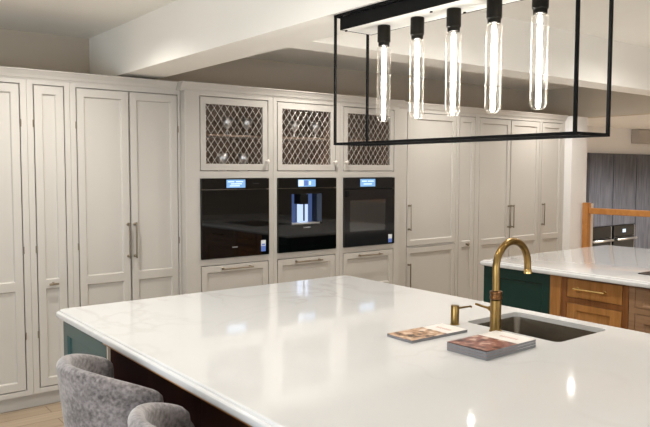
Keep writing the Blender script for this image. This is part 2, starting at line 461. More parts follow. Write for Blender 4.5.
# middle run: three oven towers ------------------------------------
PITCH = .696
towers = []
cells = [(2.312, 3.0925), (3.0925, 3.7885), (3.7885, 4.503)]
opens = [(2.434, 3.046), (3.13, 3.742), (3.826, 4.438)]
tl = ['oven tower cabinet left of the coffee machine, glasses behind its wire-lattice door on two levels',
      'middle oven tower cabinet holding the coffee machine, two glasses behind its wire-lattice door',
      'oven tower cabinet right of the coffee machine, its wire-lattice cupboard empty']
ZV = [.10, ZD0, .49, .505, .866, .915, 1.534, 1.587, ZD1, 2.19]
def lattice(u0, u1, v0, v1, y, px=.057, pz=.079, r=.0016):
    bm = bmesh.new(); s = pz/px
    w, h = u1-u0, v1-v0
    for sg in (1, -1):
        k = -int(h/pz)-2
        while k*px < w + h/s + px:
            # line: z = v0 + sg*s*(x-x0)
            x0 = u0 + k*px + (0 if sg > 0 else 0)
            pts = []
            if sg > 0: f = lambda z: x0 + (z-v0)/s
            else: f = lambda z: x0 + px*.0 + (v1-z)/s
            za, zb = v0, v1
            xa, xb = f(za), f(zb)
            # clip in x
            def clip(xa, za, xb, zb):
                dx, dz = xb-xa, zb-za; t0, t1 = 0., 1.
                for (lo, hi, a, dd) in ((u0, u1, xa, dx),):
                    if dd == 0: return None
                    q = sorted(((lo-a)/dd, (hi-a)/dd)); t0, t1 = max(t0, q[0]), min(t1, q[1])
                return None if t1-t0 < .02 else (xa+dx*t0, za+dz*t0, xa+dx*t1, za+dz*t1)
            cc = clip(xa, za, xb, zb)
            if cc: tube([(cc[0], y+sg*.0012, cc[1]), (cc[2], y+sg*.0012, cc[3])], r, 6, bm)
            k += 1
    return bm
for n, ((a, b), (o0, o1)) in enumerate(zip(cells, opens)):
    t = thing('oven_tower_cabinet', tl[n], 'cabinet', ((a+b)/2, FC, 0), 'oven tower cabinets')
    cu = [a+E_, o0-.004, o1+.004, b-E_]
    obj('carcass', relief(cu, [.10, .905, 1.545, 1.59, 2.15, 2.19], {(1, 1): .55, (1, 3): .42}, YW-.05-FC-FT, mapper('-y', FC+FT)), M['paint'], t, mat2=M['interior'])
    frame(t, [a+E_, o0, o1, b-E_], ZV, [(1, 1), (1, 3), (1, 5), (1, 7)], FC)
    # lattice door
    us = [o0+G, o0+.052, o1-.052, o1-G]; vs = [1.587+G, 1.645, 2.097, ZD1-G]
    d = obj('lattice_door', relief(us, vs, {(1, 1): None}, .02, mapper('-y', FC-.0005)), M['paint'], t, bevel=.0012, segs=1)
    obj('wire_lattice', lattice(o0+.050, o1-.050, 1.643, 2.099, FC+.010), M['nickel'], d)
    obj('glass_pane', box(o0+.046, o1-.046, FC+.0165, FC+.0195, 1.638, 2.104), M['cabglass'], d)
    ku = (o1-.02) if n < 2 else (o0+.024)
    knob(d, ku, 1.666, FC, M['nickel'], s=1.15)
    obj('shelf', box(o0+.0, o1-.0, FC+.10, FC+.44, 1.862, 1.877), M['interior'], t)
    # two drawers
    for (z0, z1) in ((.505, .866), (ZD0, .49)):
        dr = door(t, o0, o1, z0, z1, FC, None, name='drawer', st=.054)
        mid = (o0+o1)/2 + .005
        bar_handle(dr, z1-.034, mid-.135, mid+.135, FC, horizontal=True)
    towers.append(t)

# right run --------------------------------------------------------
c = thing('tall_cabinet', 'tall putty cabinet split into upper and lower doors, right of the ovens', 'cabinet', (4.95, FL, 0), 'tall cabinets along the back wall')
carcass(c, 4.503+E_, 5.397-E_, FL)
frame(c, [4.503+E_, 4.672, 5.378, 5.397-E_], [.10, ZD0, .85, .857, ZD1, 2.19], [(1, 1), (1, 3)], FL)
d = door(c, 4.672, 5.378, .857, ZD1, FL); bar_handle(d, 4.702, 1.015, 1.272, FL)
d = door(c, 4.672, 5.378, ZD0, .85, FL); bar_handle(d, 4.702, .44, .697, FL)

c = thing('tall_cabinet', 'very narrow putty cabinet with one small knob, just right of the split cabinet', 'cabinet', (5.55, FL, 0), 'tall cabinets along the back wall')
carcass(c, 5.397+E_, 5.70-E_, FL)
frame(c, [5.397+E_, 5.418, 5.668, 5.70-E_], [.10, ZD0, ZD1, 2.19], [(1, 1)], FL)
d = door(c, 5.418, 5.668, ZD0, ZD1, FL, (ZR0, ZR1)); knob(d, 5.545, .832, FL, s=1.3)

c = thing('tall_cabinet', 'putty cabinet with two tall doors and paired handles, beyond the gold tap', 'cabinet', (6.255, FL, 0), 'tall cabinets along the back wall')
carcass(c, 5.70+E_, 6.81-E_, FL)
frame(c, [5.70+E_, 5.735, 6.79, 6.81-E_], [.10, ZD0, ZD1, 2.19], [(1, 1)], FL)
d = door(c, 5.735, 6.262, ZD0, ZD1, FL, (ZR0, ZR1)); bar_handle(d, 6.232, .965, 1.222, FL)
d = door(c, 6.262, 6.79, ZD0, ZD1, FL, (ZR0, ZR1)); bar_handle(d, 6.292, .965, 1.222, FL)

c = thing('tall_cabinet', 'single-door putty cabinet at the right end of the run, next to the white wall', 'cabinet', (7.05, FL, 0), 'tall cabinets along the back wall')
carcass(c, 6.81+E_, 7.284, FL)
frame(c, [6.81+E_, 6.83, 7.24, 7.284], [.10, ZD0, ZD1, 2.19], [(1, 1)], FL)
d = door(c, 6.83, 7.24, ZD0, ZD1, FL, (ZR0, ZR1)); bar_handle(d, 6.86, .965, 1.222, FL)

def cornice_prof(at):
    return [(at+.06, 2.185), (at-.004, 2.185), (at-.006, 2.192), (at-.011, 2.195), (at-.018, 2.212), (at-.034, 2.237), (at-.040, 2.240), (at-.040, 2.247), (at+.06, 2.247)]
CG = 'cabinet cornices'
tag(obj('cabinet_cornice', prism_x(cornice_prof(FL), -.27, 2.275), M['paint']), 'putty cornice topping the left run of tall cabinets', 'cornice', CG)
tag(obj('cabinet_cornice', prism_x(cornice_prof(FC), 2.279, 4.535), M['paint']), 'putty cornice topping the three oven towers, set slightly forward', 'cornice', CG)
tag(obj('cabinet_cornice', prism_x(cornice_prof(FL), 4.537, 7.284), M['paint']), 'putty cornice topping the right run of tall cabinets', 'cornice', CG)
PG = 'cabinet plinths'
tag(obj('cabinet_plinth', box(-.27, 2.31, FL+.05, FL+.10, 0, .0995), M['paint'], bevel=.002), 'recessed putty plinth under the left run of tall cabinets', 'plinth', PG)
tag(obj('cabinet_plinth', box(2.3125, 4.502, FC+.05, FC+.10, 0, .0995), M['paint'], bevel=.002), 'recessed plinth under the three oven towers', 'plinth', PG)
tag(obj('cabinet_plinth', box(4.504, 7.284, FL+.05, FL+.10, 0, .0995), M['paint'], bevel=.002), 'recessed plinth under the right run of tall cabinets', 'plinth', PG)

# ------------------------------------------------------------------ ovens
def appliance(n, label, cat, name, face):
    o0, o1 = opens[n]; a, b = o0+.003, o1-.003
    t = thing(name, label, cat, ((a+b)/2, FC, .916), 'built-in appliances in the oven towers')
    obj('body', box(a+.02, b-.02, FC+(.14 if n == 1 else .004), FC+.5, .922, 1.52), M['black'], t)
    return t, a, b
Yf = FC-.014
# left oven
t, a, b = appliance(0, 'black glass oven left of the coffee machine, small blue-lit display', 'oven', 'built_in_oven', None)
obj('control_panel', box(a, b, Yf, FC+.003, 1.452, 1.531), M['blackglass'], t, bevel=.001)
obj('trim_line', box(a, b, Yf-.001, FC+.003, 1.4455, 1.4495), M['steel'], t)
d = obj('oven_door', box(a, b, Yf, FC+.003, .917, 1.443), M['blackglass'], t, bevel=.001)
s = obj('display', box(2.652, 2.82, Yf-.0012, Yf, 1.460, 1.523), M['screen'], t)
for k, (u0, u1, z) in enumerate(((2.665, 2.72, 1.507), (2.735, 2.80, 1.507), (2.69, 2.79, 1.49), (2.68, 2.77, 1.475))):
    obj('display_text', box(u0, u1, Yf-.0018, Yf-.0012, z-.004, z+.004), M['screen_w'], s)
bm = bmesh.new(); [bx(bm, 2.702+.0095*k, 2.7085+.0095*k, Yf-.0006, Yf, .992, 1.0) for k in range(5)]
obj('brand_mark', bm, M['mark'], d)
bm = bmesh.new(); [bx(bm, 2.895+.02*k, 2.90+.02*k, Yf-.0006, Yf, 1.49, 1.493) for k in range(3)]
obj('touch_marks', bm, M['mark'], t)
st = obj('energy_sticker', box(2.965, 3.008, Yf-.0008, Yf, .945, 1.035), M['sticker_w'], d)
obj('sticker_band', box(2.965, 3.008, Yf-.0014, Yf-.0008, .945, .988), M['sticker_b'], st)
obj('sticker_text', box(2.971, 3.002, Yf-.0014, Yf-.0008, .994, 1.006), M['sticker_b'], st)
# coffee machine
t, a, b = appliance(1, 'built-in black coffee machine with a blue-white lit niche, between the two ovens', 'coffee machine', 'built_in_coffee_machine', None)
obj('control_panel', box(a, b, Yf, FC+.003, 1.452, 1.531), M['blackglass'], t, bevel=.001)
obj('trim_line', box(a, b, Yf-.001, FC+.003, 1.4455, 1.4495), M['steel'], t)
n0, n1, m0, m1 = 3.265, 3.578, 1.14, 1.40
front = obj('front_panel', relief([a, n0, n1, b], [.917, m0, m1, 1.443], {(1, 1): None}, .017, mapper('-y', Yf)), M['blackglass'], t)
nc = obj('niche', relief([n0-.006, n0, n1, n1+.006], [m0-.006, m0, m1, m1+.006], {(1, 1): .12}, .13, mapper('-y', FC+.0034)), M['black'], t, mat2=M['darkgrey'])
obj('niche_back_light', box(n0+.002, n0+.135, FC+.118, FC+.122, m0+.004, m1-.004), M['niche_blue'], nc)
obj('niche_white_panel', box(n0+.150, n0+.262, FC+.116, FC+.122, m0+.004, m1-.004), M['niche_white'], nc)
obj('niche_side_panel', box(n0+.268, n1-.004, FC+.118, FC+.122, m0+.004, m1-.004), M['niche_blue'], nc)
obj('spout_block', box(n0+.088, n0+.170, Yf-.004, FC+.08, m1-.088, m1-.001), M['black'], nc, bevel=.006)
obj('outlet_pipe', lathe([(.007, m0+.03), (.007, m1-.088)], (n0+.150, FC+.02, 0), 12), M['black'], nc, smooth=True)
obj('drip_tray', box(n0+.01, n1-.01, FC-.006, FC+.1, m0+.001, m0+.016), M['silver'], nc, bevel=.003)
s = obj('display', box(3.330, 3.512, Yf-.0012, Yf, 1.460, 1.520), M['screen'], t)
obj('display_picture', box(3.334, 3.385, Yf-.0018, Yf-.0012, 1.465, 1.515), M['screen_w'], s)
obj('display_dark_tile', box(3.392, 3.432, Yf-.0018, Yf-.0012, 1.468, 1.512), M['sticker_b'], s)
obj('display_icon', box(3.442, 3.462, Yf-.0018, Yf-.0012, 1.475, 1.505), M['screen_w'], s)
bm = bmesh.new(); [bx(bm, 3.386+.0105*k, 3.394+.0105*k, Yf-.0006, Yf, 1.112, 1.122) for k in range(7)]
obj('brand_mark', bm, M['mark'], front)
# right oven
t, a, b = appliance(2, 'dark oven with a clear window in its door, right of the coffee machine', 'oven', 'built_in_oven', None)
obj('control_panel', box(a, b, Yf, FC+.003, 1.435, 1.531), M['darkgrey'], t, bevel=.001)
obj('trim_line', box(a, b, Yf-.001, FC+.003, 1.428, 1.434), M['black'], t)
d = obj('oven_door', relief([a, 3.895, 4.318, b], [.917, 1.05, 1.335, 1.427], {(1, 1): .003}, .017, mapper('-y', Yf)), M['darkgrey'], t)
obj('door_window', box(3.897, 4.316, Yf+.0012, Yf+.0028, 1.052, 1.333), M['greyglass'], d)
obj('door_catch', box(3.838, 3.872, Yf-.010, Yf, 1.365, 1.415), M['black'], d, bevel=.003)
s = obj('display', box(4.012, 4.19, Yf-.0012, Yf, 1.452, 1.52), M['screen'], t)
for (u0, u1, z) in ((4.03, 4.09, 1.50), (4.10, 4.17, 1.50), (4.05, 4.15, 1.475)):
    obj('display_text', box(u0, u1, Yf-.0018, Yf-.0012, z-.005, z+.005), M['screen_w'], s)
st = obj('energy_sticker', box(4.358, 4.403, Yf-.0008, Yf, .930, 1.005), M['sticker_w'], d)
obj('sticker_band', box(4.358, 4.403, Yf-.0014, Yf-.0008, .930, .965), M['sticker_b'], st)

# glasses behind the lattice
def goblet_bm():
    prof = [(.034, 0), (.034, .004), (.006, .008), (.005, .045), (.02, .055), (.040, .078), (.046, .105), (.042, .14), (.039, .14), (.042, .105), (.036, .08), (.012, .062)]
    return lathe(prof, (0, 0, 0), 16)
GL = [(2.765, 1.8775, 'stemmed glass on the shelf behind the left lattice door, left of its pair'),
      (2.95, 1.8775, 'stemmed glass on the shelf behind the left lattice door, right of its pair'),
      (2.72, 1.5905, 'stemmed glass low behind the left lattice door, left of the lower pair'),
      (2.915, 1.5905, 'stemmed glass low behind the left lattice door, right of the lower pair'),
      (3.42, 1.8775, 'stemmed glass behind the middle lattice door, left of its pair'),
      (3.645, 1.8775, 'stemmed glass behind the middle lattice door, right of its pair')]
g0 = None
for x, z, lab in GL:
    y = 4.85
    if g0 is None:
        g0 = obj('wine_glass', goblet_bm(), M['goblet'], smooth=True); o = g0
    else:
        o = g0.copy(); COL.objects.link(o)
    o.location = (x, y, z); tag(o, lab, 'glass', 'glasses in the lattice cupboards')

# ------------------------------------------------------------------ worktops
def rrect(x0, x1, y0, y1, r, n=5):
    pts = []
    for cx, cy, a0 in ((x1-r, y1-r, 0), (x0+r, y1-r, 90), (x0+r, y0+r, 180), (x1-r, y0+r, 270)):
        for k in range(n+1):
            a = math.radians(a0+90*k/n); pts.append((cx+r*math.cos(a), cy+r*math.sin(a)))
    return pts
EDGE = [(.014, .880), (.008, .8805), (.004, .882), (.001, .885), (0, .889), (0, .901), (.001, .905), (.004, .9085), (.008, .9105), (.0125, .911), (.013, .913), (.0145, .9165), (.018, .9192), (.021, .920)]
def slab(x0, x1, y0, y1, r, prof):
    bm = bmesh.new(); rings = []
    for d_, z in prof:
        rings.append([bm.verts.new((x, y, z)) for x, y in rrect(x0+d_, x1-d_, y0+d_, y1-d_, r)])
    n = len(rings[0])
    for a, b in zip(rings, rings[1:]):
        for k in range(n): bm.faces.new((a[k], a[(k+1) % n], b[(k+1) % n], b[k]))
    bm.faces.new(rings[0][::-1]); bm.faces.new(rings[-1])
    bmesh.ops.recalc_face_normals(bm, faces=bm.faces)
    return bm
def cut(o, x0, x1, y0, y1, z0, z1, r):
    bm = bmesh.new()
    a = [bm.verts.new((x, y, z0)) for x, y in rrect(x0, x1, y0, y1, r, 6)]; b = [bm.verts.new((x, y, z1)) for x, y in rrect(x0, x1, y0, y1, r, 6)]
    n = len(a)
    for k in range(n): bm.faces.new((a[k], a[(k+1) % n], b[(k+1) % n], b[k]))
    bm.faces.new(a[::-1]); bm.faces.new(b); bmesh.ops.recalc_face_normals(bm, faces=bm.faces)
    me = bpy.data.meshes.new('c'); bm.to_mesh(me); bm.free()
    co = bpy.data.objects.new('c', me); COL.objects.link(co)
    md = o.modifiers.new('b', 'BOOLEAN'); md.object = co; md.operation = 'DIFFERENCE'; md.solver = 'EXACT'
    bpy.context.view_layer.update()
    dg = bpy.context.evaluated_depsgraph_get()
    new = bpy.data.meshes.new_from_object(o.evaluated_get(dg))
    o.modifiers.clear(); o.data = new
    bpy.data.objects.remove(co); bpy.data.meshes.remove(me)
IX0, IX1, IY0, IY1 = .99, 2.835, .12, 3.435
SX0, SX1, SY0, SY1 = 2.372, 2.74, 1.555, 2.03
w = obj('island_worktop', slab(IX0, IX1, IY0, IY1, .03, EDGE), M['quartz'])
cut(w, SX0, SX1, SY0, SY1, .8, 1.0, .03)
smooth_by_angle(w, 19)
for p in w.data.polygons:
    if p.normal.z > .995: p.use_smooth = False
tag(w, 'white veined quartz worktop of the near island, cut out for the sink', 'worktop', 'island worktops')
JX0, JX1, JY0, JY1 = 4.11, 5.90, .12, 3.40
w2 = obj('island_worktop', slab(JX0, JX1, JY0, JY1, .03, EDGE), M['quartz'])
smooth_by_angle(w2, 19)
tag(w2, 'white quartz worktop of the far island with a hob set in', 'worktop', 'island worktops')

# ------------------------------------------------------------------ near island base
isl = thing('island_cabinet', 'green end unit with painted-in daylight, under the far end of the near island worktop', 'kitchen island', (1.9, 3.1, 0), 'kitchen island bases')
isb = thing('island_cabinet', 'main base of the near island with a dark walnut knee panel behind the stools', 'kitchen island', (2.1, 1.5, 0), 'kitchen island bases')
PX = 1.022
mp = mapper('-x', PX)
obj('end_panel', relief([2.815, 2.88, 3.345, 3.405], [0, .10, .80, .8795], {(1, 1): .012}, .03, mp), M['green_daylit'], isl, bevel=.0015, segs=1)
obj('oak_edge', box(PX-.001, PX+.010, 2.803, 2.8145, 0, .8795), M['oak_pale'], isl)
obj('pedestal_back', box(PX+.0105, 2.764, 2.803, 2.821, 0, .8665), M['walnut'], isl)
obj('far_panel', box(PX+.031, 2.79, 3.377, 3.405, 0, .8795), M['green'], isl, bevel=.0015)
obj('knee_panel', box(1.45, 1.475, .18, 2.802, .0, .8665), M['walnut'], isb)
obj('aisle_panel', box(2.765, 2.79, .16, 2.802, .0, .8795), M['green'], isb, bevel=.0015)
obj('aisle_panel', box(2.765, 2.79, 2.8035, 3.376, .0, .8795), M['green'], isl, bevel=.0015)
obj('near_panel', box(1.476, 2.764, .16, .185, 0, .8795), M['green'], isb, bevel=.0015)
tag(obj('oak_rail', box(1.0, 1.449, .14, 2.802, .8735, .8795), M['oak']), 'thin oak rail under the stool side edge of the near island worktop', 'rail')

# sink
snk = thing('kitchen_sink', 'undermounted brushed steel sink sunk into the near island worktop', 'sink', ((SX0+SX1)/2, (SY0+SY1)/2, .70), None)
bm = bmesh.new(); rings = []
zb = .715
for (d_, z, r) in ((.0012, .8985, .029), (.0035, .8985, .03), (.0038, .8975, .03), (.006, .745, .03), (.014, .724, .03), (.032, zb, .03), (.032, zb-.004, .03), (.012, .716, .032), (.0025, .74, .03), (.0012, .8965, .029)):
    rings.append([bm.verts.new((x, y, z)) for x, y in rrect(SX0+d_, SX1-d_, SY0+d_, SY1-d_, r, 5)])
nn = len(rings[0])
for a, b in list(zip(rings, rings[1:])) + [(rings[-1], rings[0])]:
    if a is rings[5] and b is rings[6]: continue
    for k in range(nn): bm.faces.new((a[k], a[(k+1) % nn], b[(k+1) % nn], b[k]))
bm.faces.new(rings[5]); bm.faces.new(rings[6][::-1])
bmesh.ops.recalc_face_normals(bm, faces=bm.faces)
smooth_by_angle(obj('bowl', bm, M['steel'], snk), 40)
obj('drain', lathe([(.042, zb+.0005), (.042, zb+.003), (.034, zb+.004), (.03, zb+.001)], ((SX0+SX1)/2, (SY0+SY1)/2, 0), 24), M['pewter'], snk, smooth=True)

# tap
TX, TY = 2.335, 1.833
tap = thing('kitchen_tap', 'tall aged brass swan-neck tap behind the sink', 'tap', (TX, TY, .92))
smooth_by_angle(obj('base_body', lathe([(.027, .9202), (.027, .9235), (.0232, .927), (.0232, .99), (.0222, .991), (.0222, .993), (.0232, .994), (.0232, 1.052), (.019, 1.055)], (TX, TY, 0), 28), M['brass'], tap))
bm = bmesh.new(); prof = [(.0235, 1.0555), (.0265, 1.058), (.0265, 1.068), (.0245, 1.07), (.0245, 1.078), (.0265, 1.08), (.0265, 1.090), (.019, 1.093)]
lathe(prof, (TX, TY, 0), 28, bm); smooth_by_angle(obj('knurled_collar', bm, M['bronze'], tap), 30)
R_ = .109; zc_ = 1.187; cx_ = TX-.003+R_
path = [(TX, TY, 1.085), (TX-.001, TY, 1.13), (TX-.003, TY, zc_)] + [(cx_-R_*math.cos(PI*k/22), TY, zc_+R_*1.0*math.sin(PI*k/22)) for k in range(1, 23)] + [(cx_+R_+.001, TY, 1.165)]
smooth_by_angle(obj('swan_neck', tube(path, .0155, 18), M['brass'], tap), 60)
smooth_by_angle(obj('nozzle', lathe([(.0135, 1.146), (.0172, 1.147), (.0172, 1.164), (.0165, 1.165)], (cx_+R_+.001, TY, 0), 20), M['brass_bright'], tap))
bm = bmesh.new(); tube([(TX, TY+.018, 1.012), (TX, TY+.034, 1.012), (TX, TY+.036, 1.012)], [.011, .011, .007], 14, bm); tube([(TX, TY+.033, 1.012), (TX, TY+.07, 1.015), (TX, TY+.108, 1.019)], [.0055, .005, .0055], 12, bm)
smooth_by_angle(obj('lever', bm, M['brass'], tap), 50)
# soap dispenser
DX, DY = 2.292, 2.021
sd = thing('soap_dispenser', 'short brass soap dispenser with a thin spout, left of the tap', 'soap dispenser', (DX, DY, .92))
smooth_by_angle(obj('pump_body', lathe([(.0205, .9202), (.0205, .923), (.0185, .9245), (.0185, 1.003), (.0175, 1.006), (.004, 1.006)], (DX, DY, 0), 24), M['brass'], sd))
smooth_by_angle(obj('spout', tube([(DX+.015, DY, .990), (DX+.06, DY, .990), (DX+.105, DY, .989), (DX+.109, DY, .984)], [.0048, .0045, .0045, .004], 12), M['brass'], sd), 60)

# ------------------------------------------------------------------ magazines
def magazine(label, x0, x1, y0, y1, z0, th, cov, rot, lift=0, group=None):
    t = thing('magazine', label, 'magazine', ((x0+x1)/2, (y0+y1)/2, z0), group)
    e = .0008
    obj('pages', box(x0+.0004, x1-.0004, y0+.0004, y1-.0004, z0+e, z0+th-e), M['paper'], t)
    obj('back_cover', box(x0, x1, y0, y1, z0, z0+e*.9), M['paper'], t)
    bm = bmesh.new(); N = 10; xs = x0+(x1-x0)*.62
    def cov_strip(xa, xb, n):
        bm = bmesh.new(); rows = []
        for k in range(n+1):
            x = xa+(xb-xa)*k/n; up = lift*max(0, 1-(x-x0)/.09)**2
            rows.append([bm.verts.new((x, y, z)) for y, z in ((y0, z0+th-e*.9+up), (y1, z0+th-e*.9+up*.5), (y1, z0+th+up*.5), (y0, z0+th+up))])
        for a, b in zip(rows, rows[1:]):
            for k in range(4): bm.faces.new((a[k], a[(k+1) % 4], b[(k+1) % 4], b[k]))
        bm.faces.new(rows[0][::-1]); bm.faces.new(rows[-1]); bmesh.ops.recalc_face_normals(bm, faces=bm.faces)
        return bm
    pc = obj('photo_cover', cov_strip(x0, xs, 14), cov, t)
    mh = obj('masthead_strip', cov_strip(xs, x1, 3), M['paper_w'], t)
    bm = bmesh.new(); w_ = (y1-y0)
    for k in range(7):
        bx(bm, xs+.045, xs+.062, y0+w_*.22+k*.012, y0+w_*.22+k*.012+.008, z0+th, z0+th+.0002)
    obj('cover_title', bm, M['ink_red'], mh)
    t.rotation_euler = (0, 0, math.radians(rot))
    return t
magazine('thin magazine with a tan photo cover lying left of the thicker stack', 1.902, 2.225, 1.893, 2.038, .9205, .0115, M['cover_tan'], -1.0)
magazine('russet-covered magazine on top of the stack by the sink, its corner lifting', 1.937, 2.24, 1.563, 1.748, .9424, .0095, M['cover_red'], 1.5, .004, 'stack of magazines by the sink')
magazine('magazine in the middle of the stack by the sink', 1.937, 2.24, 1.563, 1.748, .9314, .0108, M['cover_red'], 1.7, 0, 'stack of magazines by the sink')
magazine('magazine at the bottom of the stack by the sink', 1.937, 2.24, 1.563, 1.748, .9205, .0107, M['cover_red'], 1.5, 0, 'stack of magazines by the sink')

# ------------------------------------------------------------------ far island base
j = thing('island_cabinet', 'far island base with a dark green panel and honey oak drawers', 'kitchen island', (5.0, 1.75, 0), 'kitchen island bases')
FX = 4.16
obj('carcass', box(FX+.03, 5.86, .17, 3.35, .10, .8795), M['green'], j)
obj('plinth', box(FX+.09, 5.8, .22, 3.30, 0, .0995), M['black'], j)
obj('green_panel', relief([2.802, 2.865, 3.245, 3.385], [.10, .19, .80, .8795], {(1, 1): .012}, .0295, mapper('-x', FX)), M['green'], j, bevel=.0015, segs=1)
obj('oak_post', box(FX-.004, FX+.0295, 2.715, 2.80, .10, .8795), M['oak'], j, bevel=.002)
fr = obj('oak_frame', relief([2.232, 2.27, 2.672, 2.714], [.10, .14, .702, .738, .872, .8795], {(1, 1): None, (1, 3): None}, .0295, mapper('-x', FX)), M['oak_dark'], j, bevel=.0015, segs=1)
dr = obj('drawer', box(FX-.001, FX+.024, 2.274, 2.668, .741, .868), M['oak'], j, bevel=.002)
bar_handle(dr, .806, 2.375, 2.60, FX, True, M['brass_bright'], '-x', r=.0085)
dd = obj('cupboard_door', relief([2.274, 2.352, 2.60, 2.668], [.144, .22, .655, .699], {(1, 1): .010}, .024, mapper('-x', FX-.001)), M['oak'], j, bevel=.0015, segs=1)
for (ya, yb) in ((1.42, 2.228), (.30, 1.418)):
    obj('oak_frame', relief([ya, ya+.04, yb-.04, yb], [.10, .14, .702, .738, .872, .8795], {(1, 1): None, (1, 3): None}, .0295, mapper('-x', FX)), M['oak_grey'], j, bevel=.0015, segs=1)
    dr = obj('drawer', relief([ya+.043, ya+.09, yb-.09, yb-.043], [.741, .757, .852, .868], {(1, 1): .005}, .024, mapper('-x', FX-.001)), M['oak_grey'], j, bevel=.0015, segs=1)
    bar_handle(dr, .806, (ya+yb)/2-.11, (ya+yb)/2+.11, FX, True, M['brass_bright'], '-x')
    obj('cupboard_door', relief([ya+.043, ya+.10, yb-.10, yb-.043], [.144, .22, .645, .699], {(1, 1): .010}, .024, mapper('-x', FX-.001)), M['oak_grey'], j, bevel=.0015, segs=1)
hob = thing('induction_hob', 'black glass hob on the far island worktop', 'hob', (4.65, 1.9, .92))
obj('glass_top', box(4.385, 4.905, 1.5, 2.295, .9202, .9265), M['hob'], hob, bevel=.003)
for (x, y, r) in ((4.52, 2.08, .09), (4.77, 2.1, .075), (4.52, 1.72, .075), (4.77, 1.7, .1)):
    bm = lathe([(r-.002, .9265), (r-.002, .9268), (r, .9268), (r, .9265)], (x, y, 0), 32, cap=False); obj('ring_mark', bm, M['mark'], hob)

# ------------------------------------------------------------------ tub stools
def stool(loc, label, rot=-1):
    t = thing('tub_stool', label, 'stool', (0, 0, 0), 'grey velvet tub stools at the island')
    # shell, open towards +x, half cylinder round the local origin
    bm = bmesh.new(); A = math.radians(90); N = 44; rings = []
    for i in range(N+1):
        th = -A + 2*A*i/N
        k = abs(th)/A
        zt = .908 - .088*k**2.3 - (.012*max(0, (k-.92)/.08)**2)
        squeeze = 1 - .35*max(0, (k-.94)/.06)**2
        z0, ro_t, ro_b, tk = .50, .279, .232, .05
        prof = []
        for s in range(8):
            f = s/7; z = z0+(zt-.03-z0)*f
            prof.append((ro_b+(ro_t-ro_b)*f**.8, z))
        rc = ro_t-tk/2
        for s in range(1, 8):
            a = PI*s/8; prof.append((rc+tk/2*math.cos(a), zt-.03+.03*math.sin(a)))
        for s in range(8):
            f = 1-s/7; z = z0+(zt-.03-z0)*f
            prof.append((ro_b+(ro_t-ro_b)*f**.8-tk, z))
        mid = sum(p[0] for p in prof)/len(prof)
        ring = []
        for r, z in prof:
            r2 = mid+(r-mid)*squeeze
            ring.append(bm.verts.new((-r2*math.cos(th), r2*math.sin(th), z)))
        rings.append(ring)
    n = len(rings[0])
    for a, b in zip(rings, rings[1:]):
        for k in range(n): bm.faces.new((a[k], a[(k+1) % n], b[(k+1) % n], b[k]))
    bm.faces.new(rings[0]); bm.faces.new(rings[-1][::-1])
    bmesh.ops.recalc_face_normals(bm, faces=bm.faces)
    o = obj('tub_back', bm, M['velvet'], t, smooth=True)
    # seat cushion: rounded D
    bm = bmesh.new(); rings = []
    def outline(d_):
        pts = [(-(.182-d_)*math.cos(math.radians(a)), (.182-d_)*math.sin(math.radians(a))) for a in range(-90, 91, 10)]
        return pts + [(.13-d_, .182-d_), (.18-d_, .15-d_), (.19-d_, .09), (.195-d_, 0), (.19-d_, -.09), (.18-d_, -.15+d_), (.13-d_, -.182+d_)]
    for d_, z in ((.03, .53), (.006, .54), (0, .56), (0, .61), (.008, .632), (.03, .645), (.09, .652)):
        rings.append([bm.verts.new((x, y, z)) for x, y in outline(d_)])
    n = len(rings[0])
    for a, b in zip(rings, rings[1:]):
        for k in range(n): bm.faces.new((a[k], a[(k+1) % n], b[(k+1) % n], b[k]))
    bm.faces.new(rings[0]); bm.faces.new(rings[-1]); bmesh.ops.recalc_face_normals(bm, faces=bm.faces)
    obj('seat', bm, M['velvet'], t, smooth=True)
    obj('seat_base', box(-.15, .15, -.15, .15, .485, .529), M['black'], t, bevel=.01)
    for sx in (-1, 1):
        for sy in (-1, 1):
            obj('leg', tube([(sx*.20, sy*.20, 0), (sx*.135, sy*.135, .495)], [.011, .016], 12), M['black'], t, smooth=True)
    obj('foot_rail', tube([(.174, -.174, .2), (.174, .174, .2)], .008, 10), M['black'], t, smooth=True)
    t.location = loc; t.rotation_euler = (0, 0, math.radians(rot))
    return t
s1 = stool((1.006, 2.478, 0), 'grey velvet tub stool beside the green end panel, further from the camera')
dup(s1, (.995, 1.771, 0), 'grey velvet tub stool nearest the camera, only its back rim showing')

# ------------------------------------------------------------------ chandelier
CX0, CX1, CY0, CY1 = 1.903, 2.090, 1.207, 2.385
Z0, Z1 = 1.7145, ZB-.001
ch = thing('box_chandelier', 'black open-frame box chandelier with five glowing glass tubes above the near island', 'chandelier', ((CX0+CX1)/2, (CY0+CY1)/2, Z1))
q = .0052
def bar(name, x0, y0, z0, x1, y1, z1):
    obj(name, box(min(x0, x1)-q, max(x0, x1)+q, min(y0, y1)-q, max(y0, y1)+q, min(z0, z1)-q, max(z0, z1)+q), M['black'], ch, bevel=.0008, segs=1)
for x in (CX0, CX1):
    bar('long_bar', x, CY0+2*q, Z0, x, CY1-2*q, Z0)
    bar('top_bar', x, CY0+2*q, Z1-q, x, CY1-2*q, Z1-q)
for y in (CY0, CY1):
    bar('cross_bar', CX0+2*q, y, Z0, CX1-2*q, y, Z0)
    bar('top_bar', CX0+2*q, y, Z1-q, CX1-2*q, y, Z1-q)
    for x in (CX0, CX1):
        bar('upright', x, y, Z0, x, y, Z1-q)
ta, tb, tc_, td = CX0+.008, CX1+.002, CY0+.03, CY1-.022
ZT = 2.207
obj('canopy_tray', relief([ta, ta+.004, tb-.004, tb], [tc_, tc_+.004, td-.004, td], {(1, 1): .004}, Z1-2*q-ZT, lambda u, v, w: Vector((u, v, ZT-w))), M['black'], ch)
